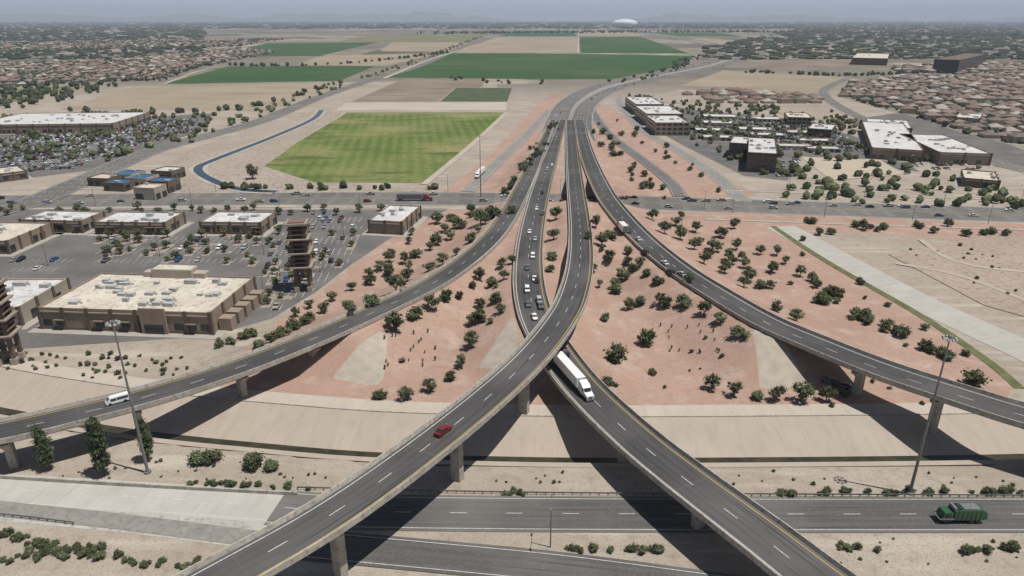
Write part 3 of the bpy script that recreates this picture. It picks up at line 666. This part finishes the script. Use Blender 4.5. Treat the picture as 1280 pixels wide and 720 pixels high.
TR=[(495,413,32),(520,399,27),(540,387,27),(558,376,22),(590,434,28),(597,404,30),(577,459,20),(563,475,20),(538,489,25),(508,500,24),(475,498,22),
(615,358,20),(627,335,18),(600,350,20),(620,378,22),(465,384,28),(495,367,32),(437,396,22),(553,332,20),(487,343,20),(510,352,22),(545,306,22),(520,322,20),(575,286,22),(601,281,24),(589,303,20),(618,272,20),(640,268,16),(563,300,18),(535,340,16),
(695,275,20),(692,300,18),(690,325,18),(688,340,16),
(745,285,18),(752,308,20),(762,328,20),(777,350,20),(770,367,20),(787,387,20),(800,382,18),(832,384,22),(855,384,26),(770,453,34),(808,431,32),(757,488,30),(757,400,18),(816,468,14),(740,340,16),(820,355,18),(790,340,18),(735,300,14),(765,300,18),(785,318,16),(808,345,16),
(925,422,28),(900,404,22),(880,394,22),(860,355,16),(970,390,22),(995,402,24),(950,360,22),(1215,482,34),
(890,488,24),(917,495,24),(946,499,22),(970,501,26),(1001,502,30),(1032,501,24),(1055,497,18)]
for u,v,w in TR: plant('tree' if random.random()<.45 else 'shrub',u,v,w)
for u,v,w in [(830,292,20),(850,300,20),(868,312,18),(900,297,20),(880,330,20),(920,312,18),(935,352,22),(905,342,20),(950,318,16),(965,340,16),(982,330,14),(1000,345,16),(1020,360,16),(915,330,18),(890,312,18),(845,282,16),(870,290,18),(930,335,16),(815,275,16),(600,385,18),(625,392,18),(640,330,15),(630,350,15),(370,396,16),(387,385,16),(415,376,15),(460,355,16),(488,322,15)]:
    plant('tree',u,v,w)
def row(pts,n,w,kind='shrub',j=4):
    P_=np.array(pts,float); d=np.r_[0,np.cumsum(np.hypot(*np.diff(P_,axis=0).T))]
    for i in range(n):
        q=random.uniform(0,d[-1]) if j else d[-1]*i/(n-1); plant(kind,np.interp(q,d,P_[:,0])+random.uniform(-j,j),np.interp(q,d,P_[:,1])+random.uniform(-j,j)*.6,random.uniform(*w))
row([(1020,375),(1090,405),(1160,440),(1200,455)],14,(14,24)); row([(1000,345),(1060,385),(1130,420)],10,(12,20))
row([(1010,278),(1100,288),(1280,296)],14,(10,18)); row([(1000,300),(1100,285),(1200,282)],8,(9,15))
row([(320,440),(350,425),(390,400)],9,(14,24)); row([(265,436),(320,420)],6,(12,18))
row([(245,578),(340,588)],5,(24,34)); row([(225,604),(430,614)],24,(7,13),j=3); row([(930,618),(1280,616)],34,(7,15),j=4)
row([(620,616),(660,618)],5,(8,12)); row([(700,688),(830,690)],14,(9,17),j=3); row([(1050,687),(1110,690)],4,(10,16)); row([(1180,690),(1270,688)],12,(9,18),j=4)
row([(0,668),(90,690),(180,705),(290,712)],46,(8,18),j=9); row([(0,700),(120,690)],24,(8,16),j=12)
row([(560,275),(650,268)],8,(10,16)); row([(680,180),(650,220),(625,245)],22,(7,14),j=8); row([(700,150),(660,190)],10,(5,9)); row([(745,160),(800,225),(830,245)],30,(6,13),j=9); row([(760,150),(900,235)],16,(5,11),j=10)
for u,v,w in((62,588,24),(132,594,28),(187,577,20),(124,560,18)): plant('tall',u,v,w)
plant('tree',316,224,20)
isl=MB(); isl.box(-1.6,1.6,-5,5,0,.15,1); isl.box(-1.35,1.35,-4.75,4.75,.1,.17,0); ISL=isl.mesh('parking_island',[M('island_gravel',(.34,.27,.21),None,.4,fine=1.2),CONC])
def scatter(px,n,w,kind,tol=2,island=False):
    q=np.array(px,float); k=0; got=[]
    for _ in range(n*30):
        if k>=n: break
        u=random.uniform(q[:,0].min(),q[:,0].max());v=random.uniform(q[:,1].min(),q[:,1].max())
        if sdf(q,np.array([u]),np.array([v]))[0]<tol: continue
        if any((u-a)**2+4*(v-b)**2<(w[1]*.75)**2 for a,b in got): continue
        p=G(u,v)
        if min(float(near(R_,p[0],p[1])[0][0])-HW[nm] for nm,R_ in(('A',RA),('B',RB),('C',RC),('D',RD)))<2.5: continue
        plant(kind,u,v,random.uniform(*w)); got.append((u,v)); k+=1
        if island: obj('parking_island',ISL,None,(p[0],p[1],.05),random.choice([.05,.05,.05+math.pi/2]),(1,random.uniform(.5,1.3),1))
scatter([(500,300),(560,265),(640,262),(610,300),(540,340),(470,370),(420,392),(380,400)],20,(12,20),'tree')
scatter([(740,270),(790,300),(880,372),(800,400),(745,360)],10,(11,19),'tree')
scatter([(790,268),(900,272),(1000,330),(960,380),(900,350)],12,(12,18),'tree')
scatter([(560,370),(630,330),(640,390),(590,450),(500,470),(490,430)],8,(8,14),'shrub')
scatter([(740,420),(900,420),(930,500),(760,510)],10,(4,9),'shrub')
scatter([(1000,300),(1100,370),(1220,450),(1100,440),(980,370)],14,(7,14),'shrub')
scatter([(1000,430),(1180,480),(1170,530),(1000,520)],9,(6,12),'shrub')
scatter([(0,440),(230,440),(240,470),(120,478),(0,462)],50,(5,10),'shrub')
scatter([(120,290),(460,290),(440,330),(330,395),(310,335),(110,330)],64,(9,15),'tree',2,True)
scatter([(0,260),(540,260),(500,270),(0,270)],26,(8,14),'tree',1)
scatter([(1110,310),(1260,300),(1280,380),(1230,375)],16,(3,7),'shrub')
scatter([(440,585),(1270,588),(1270,612),(440,606)],26,(3,7),'shrub')
scatter([(880,665),(1280,668),(1280,712),(960,712)],16,(3,7),'shrub')
scatter([(0,610),(0,560),(400,585),(430,606),(200,600)],20,(3,7),'shrub')
ca=MB(); 
for i in range(7): ca.cyl((0,0,0),(math.cos(i)*.4,math.sin(i)*.4,1.4),.13,.06,5,0)
ca.cyl((0,0,-.2),(0,0,1.8),.18,.12,6,0)
CAM_=ca.mesh('cactus',[LEAF[0]])
for (a0,a1,b0,b1,n) in((480,555,415,462,18),(825,900,405,445,16)):
    for i in range(n):
        p=G(random.uniform(a0,a1),random.uniform(b0,b1)); obj('cactus',CAM_,None,p,random.random()*6,random.uniform(.6,.95))
# ------------------------------------------------------------ vehicles
def paint(n,c): return M('paint_'+n,c,c,1,rough=.3,spec=.6)
PC={'white':paint('white',(.72,.72,.71)),'silver':paint('silver',(.40,.41,.42)),'black':paint('black',(.02,.02,.022)),'red':paint('red',(.20,.018,.02)),'blue':paint('blue',(.04,.08,.2)),'grey':paint('grey',(.13,.13,.14)),'tan':paint('tan',(.38,.33,.26)),'green':paint('green',(.03,.10,.045)),'yellow':paint('yellow',(.5,.35,.05))}
CH=M('light_lens',(.6,.55,.5),None,1,rough=.2)
def wheels(m,xs_,w,r,mi,ww=.22):
    for x in xs_:
        for y in(-w,w): m.cyl((x,y-ww/2,r),(x,y+ww/2,r),r,r,12,mi)
def make_car(kind,c):
    m=MB()
    if kind=='car':
        m.prism([(-2.3,.3),(2.2,.3),(2.32,.55),(2.2,.78),(1.1,.95),(-1.6,1.0),(-2.3,.92)],-.9,.9,0,[.05,.05,.06,.08,.05,.05,.06])
        m.prism([(1.05,.93),(.35,1.38),(-1.0,1.42),(-1.75,.98)],-.84,.84,1,[0,.16,.16,0]); m.prism([(.38,1.39),(-.98,1.43),(-1.0,1.47),(.3,1.44)],-.66,.66,0)
        m.box(.1,.2,-.8,.8,.95,1.36,0,0,.1); wheels(m,(-1.4,1.4),.82,.33,2)
    elif kind=='suv':
        m.prism([(-2.4,.35),(2.3,.35),(2.4,.7),(2.3,1.0),(1.2,1.12),(-2.4,1.12)],-.95,.95,0,[.05]*6)
        m.prism([(1.15,1.1),(.55,1.68),(-2.1,1.72),(-2.38,1.1)],-.9,.9,1,[0,.13,.13,0]); m.prism([(.6,1.69),(-2.1,1.73),(-2.1,1.78),(.5,1.75)],-.76,.76,0)
        wheels(m,(-1.45,1.45),.86,.38,2)
    elif kind=='pickup':
        m.prism([(-2.8,.45),(2.6,.45),(2.72,.8),(2.6,1.1),(1.4,1.2),(-.5,1.2),(-.52,.8),(-2.8,.8)],-.97,.97,0)
        m.box(-2.8,-.5,-.97,-.87,.8,1.2,0);m.box(-2.8,-.5,.87,.97,.8,1.2,0);m.box(-2.8,-2.7,-.87,.87,.8,1.2,0)
        m.prism([(1.35,1.18),(.75,1.75),(-.35,1.78),(-.5,1.18)],-.9,.9,1,[0,.13,.13,0]); m.prism([(.8,1.76),(-.33,1.79),(-.33,1.84),(.7,1.82)],-.76,.76,0); wheels(m,(-1.75,1.7),.88,.4,2)
    elif kind=='van':
        m.prism([(-2.7,.35),(2.5,.35),(2.6,.8),(2.3,1.15),(1.6,1.85),(1.3,1.95),(-2.65,2.0)],-.95,.95,0,[.02,.02,.05,.05,.12,.15,.12])
        m.prism([(2.25,1.2),(1.66,1.8),(1.62,1.78),(2.18,1.18)],-.82,.82,1); m.box(.2,1.4,-.96,.96,1.2,1.65,1); m.box(-2.5,0,-.96,.96,1.25,1.68,1,0,.03); wheels(m,(-1.7,1.7),.88,.36,2)
    for y in(-.7,.7): 
        xf={'car':2.24,'suv':2.34,'pickup':2.66,'van':2.52}[kind]; m.box(xf,xf+.08,y-.15,y+.15,.62,.78,3)
    return m.mesh(kind,[PC[c],GLASS,TIRE,CH])
CARS={}
def car(kind,c):
    if (kind,c) not in CARS: CARS[(kind,c)]=make_car(kind,c)
    return CARS[(kind,c)]
cols=['white','white','silver','silver','grey','black','red','blue','tan']
KN={'car':'car','suv':'suv','pickup':'pickup_truck','van':'van'}
def rnd(): return random.choice(['car','car','suv','pickup','suv']),random.choice(cols)
def put(path,u,v,kind,c,name=None,rev=False,dz=.05,meshes=None):
    z_=7
    for _ in range(6):
        p=P(u,v,z_); D,I=near(path,p[0],p[1]); z_=path[int(I[0]),2]
    t,n,s=frames(path); i=int(I[0]); a=math.atan2(t[i,1],t[i,0])+(math.pi if rev else 0)
    return obj(name or KN[kind],meshes or car(kind,c),None,(p[0],p[1],z_+dz),a)
for u,v,k,c in [(690,207,'car','white'),(684,213,'suv','silver'),(678,242,'car','black'),(671,262,'car','white'),(678,268,'suv','grey'),(662,291,'car','white'),(669,300,'car','silver'),(666,322,'suv','white'),(659,336,'car','grey'),(668,350,'car','white'),(659,364,'suv','white'),(671,352,'car','black'),(674,378,'suv','silver'),(660,382,'car','grey'),(668,398,'car','white'),(676,384,'pickup','grey'),(706,443,'suv','black')]: put(RB,u,v,k,c)
for u,v,k,c in [(798,300,'car','white'),(806,317,'suv','black'),(831,330,'car','white'),(838,342,'suv','black'),(852,344,'car','silver'),(785,290,'pickup','grey')]: put(RD,u,v,k,c,rev=True)
put(RA,554,541,'car','red',rev=True); put(RC,147,503,'van','white'); 
def semi(c,tc,L=16.2):
    m=MB(); w=1.28
    m.box(-L,-.0,-w,w,1.25,4.05,1); m.box(-L+.05,-.05,-w-.02,w+.02,1.12,1.28,3); m.box(-L-.02,-L+.03,-w+.1,w-.1,1.35,3.95,3) 
    for i in range(1,int(L/1.2)): m.box(-i*1.2-.04,-i*1.2+.04,-w+.05,w-.05,4.05,4.07,1)
    m.box(-L+.3,4.6,-.45,.45,.85,1.1,3)
    for x in(-L+1.2,-L+2.5): wheels(m,(x,),1.0,.52,2,.5)
    m.box(.7,3.1,-1.2,1.2,1.0,3.3,0,.0,.05); m.prism([(.7,3.3),(3.1,3.3),(2.6,3.6),(.9,4.0)],-1.1,1.1,0)
    m.prism([(3.1,1.0),(6.0,.9),(6.05,1.7),(4.6,2.05),(4.25,2.15),(3.6,2.95),(3.1,3.3)],-1.15,1.15,0,[.0,.12,.12,.05,.05,.12,.08])
    m.prism([(4.3,2.15),(3.66,2.95),(3.74,2.98),(4.38,2.16)],-.95,.95,4); m.box(3.2,3.7,-1.17,1.17,2.1,2.8,4)
    m.box(5.98,6.25,-1.18,1.18,.45,.85,3); m.box(6.03,6.1,-.5,.5,.95,1.65,3)
    for y in(-.95,.95): m.cyl((.55,y,1),(.55,y,4.1),.1,.1,8,3)
    wheels(m,(.2,1.5),1.0,.52,2,.5); wheels(m,(5.0,),1.05,.52,2,.3)
    for y in(-1.2,1.2): m.cyl((1.9,y-.25 if y>0 else y+.25,.75),(2.9,y-.25 if y>0 else y+.25,.75),.32,.32,10,3)
    return m.mesh('semi_truck',[PC[c],PC[tc],TIRE,STEEL,GLASS])
st=semi('white','white'); 
put(RB,726,489,None,None,'semi_truck',meshes=st)
put(RD,776,287,None,None,'semi_truck',rev=True,meshes=semi('red','white',8))
put(STREET,528,251,None,None,'semi_truck',dz=.1,meshes=semi('red','grey',15)) 
put(OR,598,222,None,None,'semi_truck',dz=.35,meshes=st)
m=MB(); m.prism([(2.6,.7),(4.6,.7),(4.7,1.6),(4.5,2.8),(2.6,2.9)],-1.2,1.2,0,[0,0,0,.1,.1]); m.box(4.55,4.75,-1.05,1.05,1.7,2.6,2,.03,.05); m.box(3.0,4.2,-1.22,1.22,1.7,2.5,2)
m.box(-4.5,4.4,-.5,.5,.7,1.0,3); m.prism([(-3.6,1.0),(2.3,1.0),(2.4,3.2),(1.8,3.5),(-3.4,3.6),(-4.4,2.9),(-4.7,1.4)],-1.25,1.25,0)
for i in range(6): m.box(-3.2+i*.95,-3.08+i*.95,-1.32,1.32,1.05,3.45,0)
m.box(2.0,2.55,-1.1,1.1,3.2,3.9,3); m.box(1.0,2.3,-1.0,1.0,3.45,3.75,4); m.box(-3.0,.5,-.95,.95,3.6,3.7,3)
for y in(-1.3,1.3): m.box(2.4,5.4,y-.08,y+.08,1.2,1.45,3)
m.box(5.2,5.4,-1.3,1.3,1.1,1.3,3); wheels(m,(3.7,-1.6,-2.9),1.05,.52,2,.4)
put(R1,1200,651,None,None,'garbage_truck',rev=True,dz=.13,meshes=m.mesh('garbage_truck',[PC['green'],PC['white'],GLASS,STEEL,TIRE]))
for u,v in((1036,478),(1052,484)):
    p=G(u,v); obj('suv',car('suv','grey'),None,p,2.6)
tS,nS,sS=frames(STREET)
for i in range(60):
    u=random.uniform(-60,1300); lane=random.choice([-9.2,-5.8,5.8,9.2]); s_=P(u,250); D,I=near(STREET,s_[0],s_[1]); i_=int(I[0])
    q=STREET[i_]; k,c=rnd(); obj(KN[k],car(k,c),None,(q[0]+nS[i_,0]*lane+random.uniform(-8,8),q[1]+nS[i_,1]*lane,.1),math.atan2(tS[i_,1],tS[i_,0])+(0 if lane>0 else math.pi))
for path,rev in((MS,True),(MN,False)):
    t,n,s=frames(path)
    for i in range(46):
        j=int(random.random()**1.6*(len(path)-3))+1; l=random.choice([-3.2,.2,3.7]); k,c=rnd(); obj('car',car(k,c),None,(path[j,0]+n[j,0]*l,path[j,1]+n[j,1]*l,.34),math.atan2(t[j,1],t[j,0])+(math.pi if rev else 0))
def lot(px,ang,dens,merge,rowgap=17,sp_=2.9):
    poly=world_poly(px); c,s=math.cos(ang),math.sin(ang); rot=np.stack([poly[:,0]*c+poly[:,1]*s,-poly[:,0]*s+poly[:,1]*c],1);mn=rot.min(0);mx=rot.max(0)
    A=[];y=mn[1];
    while y<mx[1]:
        for dy,fl in((0,0),(5.4,1)):
            x=mn[0]
            while x<mx[0]: A.append((x,y+dy,fl)); x+=sp_
        y+=rowgap
    A=np.array(A); wx=A[:,0]*c-A[:,1]*s;wy=A[:,0]*s+A[:,1]*c; ins=sdf(poly,wx,wy)>1; ln=MB(); big=MB(); mats=[PC[k] for k in('white','silver','black','grey','red','tan')]+[GLASS,TIRE]
    for i in np.nonzero(ins)[0]:
        x,y=wx[i],wy[i]; ex,ey=c*sp_/2,s*sp_/2; vx,vy=-s*2.5,c*2.5; px_,py_=c*.08,s*.08
        ln.add([(x+ex-vx-px_,y+ey-vy-py_,.075),(x+ex-vx+px_,y+ey-vy+py_,.075),(x+ex+vx+px_,y+ey+vy+py_,.075),(x+ex+vx-px_,y+ey+vy-py_,.075)],[(0,1,2,3)])
        if random.random()<dens:
            a=ang+math.pi/2+(math.pi if random.random()<.5 else 0)
            if not merge:
                k,cc_=rnd(); obj('parked_car',car(k,cc_),None,(x,y,.06),a)
            else:
                ca_,sa_=math.cos(a),math.sin(a); b0=len(big.v); mi=random.choice([0,0,1,1,2,2,3,3,4,5])
                big.prism([(-2.3,.25),(2.25,.25),(2.3,.7),(1.1,.95),(-2.3,1.0)],-.9,.9,mi); big.prism([(1.0,.95),(.35,1.45),(-1.5,1.5),(-1.9,1.0)],-.8,.8,6,[0,.1,.1,0]); big.box(-1.4,.3,-.68,.68,1.46,1.53,mi); 
                for wxx in(-1.4,1.4): big.box(wxx-.3,wxx+.3,-.93,.93,0,.6,7)
                for q in range(b0,len(big.v)):
                    X_,Y_,Z_=big.v[q]; big.v[q]=(x+X_*ca_-Y_*sa_,y+X_*sa_+Y_*ca_,Z_+.06)
    if ln.f: obj('parking_lines',ln.mesh('parking_lines',[WHITE]))
    if big.f: obj('parked_cars',big.mesh('parked_cars',mats))
lot([(330,292),(452,292),(436,325),(400,355),(372,378),(335,392),(322,370),(330,340)],.08,.16,False)
lot([(120,294),(320,294),(300,328),(110,332)],.02,.12,False)
lot([(10,322),(100,322),(60,342),(0,342)],.02,.3,False)
lot([(380,266),(455,266),(450,288),(375,288)],.05,.3,False)
lot([(-60,200),(20,168),(90,158),(250,148),(240,165),(150,190),(90,212),(30,214)],.3,.85,True,16,2.7)
lot([(868,142),(1000,152),(1070,176),(1090,190),(985,190),(900,166)],.1,.6,True)
lot([(1110,196),(1180,200),(1240,208),(1150,214)],.1,.45,True)
lot([(960,200),(1000,200),(1010,222),(970,222)],.1,.6,True)
# ------------------------------------------------------------ lamps
def mast(u,v,h):
    p=G(u,v); e=empty('high_mast_light',p); mb=MB(); mb.cyl((0,0,0),(0,0,h),.36,.15,12); mb.cyl((0,0,0),(0,0,.5),.8,.8,12); obj('pole',mb.mesh('pole',[STEEL]),e)
    mb=MB(); mb.cyl((0,0,h),(0,0,h+.5),.4,.3,10)
    for i in range(8):
        a=i*math.pi/4; mb.cyl((0,0,h+.1),(math.cos(a)*1.2,math.sin(a)*1.2,h),.06,.06,5); mb.box(math.cos(a)*1.2-.28,math.cos(a)*1.2+.28,math.sin(a)*1.2-.26,math.sin(a)*1.2+.26,h-.3,h+.1,1,.1,.1)
    obj('luminaires',mb.mesh('luminaires',[STEEL,UNIT]),e)
mast(185,591,39); mast(1137,617,39); mast(601,246,36)
mb=MB(); mb.cyl((0,0,0),(0,0,11),.16,.09,8)
for sg in(-1,1): mb.cyl((0,0,10.8),(sg*2.2,0,11.3),.06,.05,6); mb.box(sg*2.2-.45,sg*2.2+.45,-.17,.17,11.2,11.4,0)
LP=mb.mesh('street_lamp',[STEEL])
mb=MB(); mb.cyl((0,0,0),(0,0,9),.14,.09,8); mb.box(-.9,.9,-.25,.25,9,9.25,0); mb.cyl((0,0,0),(0,0,.9),.3,.3,8); LP2=mb.mesh('parking_lamp',[STEEL])
for u,v in [(688,684),(0,258),(120,258),(240,257),(350,257),(450,257),(915,268),(1030,272),(1140,276),(1235,280),(880,262),(985,244),(1080,248),(1180,252),(1275,256),(700,246),(560,240),(400,238),(270,240),(850,300)]:
    obj('street_lamp',LP,None,G(u,v),random.uniform(-.2,.2)+1.57*(u==688))
for u,v in [(140,320),(200,320),(262,316),(330,318),(390,312),(350,345),(400,340),(330,372),(60,332),(290,300),(170,300),(430,300)]: obj('parking_lamp',LP2,None,(*P(u,v)[:2],.05))
# ------------------------------------------------------------ haze, sky, sun, camera
mb=MB(); mb.box(-44000,44000,-5500,44000,-60,600); hz=bpy.data.materials.new('haze'); hz.use_nodes=True; t=hz.node_tree; t.nodes.clear(); o_=N(t,'ShaderNodeOutputMaterial')
vs=N(t,'ShaderNodeVolumeScatter'); vs.inputs['Color'].default_value=(.76,.86,1,1); vs.inputs['Density'].default_value=.000058
va=N(t,'ShaderNodeVolumeAbsorption'); va.inputs['Color'].default_value=(.76,.86,1,1); va.inputs['Density'].default_value=.000058
ad=N(t,'ShaderNodeAddShader'); t.links.new(vs.outputs[0],ad.inputs[0]); t.links.new(va.outputs[0],ad.inputs[1]); t.links.new(ad.outputs[0],o_.inputs['Volume'])
obj('sky_haze',mb.mesh('sky_haze',[hz]))
w=bpy.data.worlds.new('World'); S.world=w; w.use_nodes=True; t=w.node_tree; bg=t.nodes['Background']
sk=t.nodes.new('ShaderNodeTexSky'); sk.sky_type='NISHITA'; sk.sun_disc=False; sk.sun_elevation=math.radians(69); sk.sun_rotation=math.radians(110); sk.dust_density=1; sk.air_density=1.0
tc=N(t,'ShaderNodeTexCoord'); sz=N(t,'ShaderNodeSeparateXYZ'); t.links.new(tc.outputs['Generated'],sz.inputs[0])
rr_=N(t,'ShaderNodeMapRange'); rr_.inputs[1].default_value=0.0; rr_.inputs[2].default_value=.14; rr_.inputs[3].default_value=1; rr_.inputs[4].default_value=0; rr_.interpolation_type='SMOOTHSTEP'
t.links.new(sz.outputs[2],rr_.inputs[0])
t.links.new(mix(t,rr_.outputs[0],sk.outputs[0],(10.5,12.2,14.6)),bg.inputs[0]); bg.inputs[1].default_value=.05
l=bpy.data.lights.new('sun','SUN'); l.energy=4.7; l.angle=math.radians(.5); l.color=(1,.965,.91); so=bpy.data.objects.new('sun',l); S.collection.objects.link(so)
so.rotation_euler=Vector((14,-5,40)).to_track_quat('Z','Y').to_euler()
cd=bpy.data.cameras.new('camera'); cd.lens=24; cd.sensor_width=36; cd.clip_end=120000; cd.clip_start=1; co=bpy.data.objects.new('camera',cd); S.collection.objects.link(co)
co.location=(0,0,CAM_H); co.rotation_euler=(math.pi/2-PITCH,0,0); S.camera=co
S.view_settings.view_transform='Standard'; S.view_settings.look='None'; S.view_settings.exposure=0
print('objects',len(bpy.data.objects),time.time()-T0,flush=True)
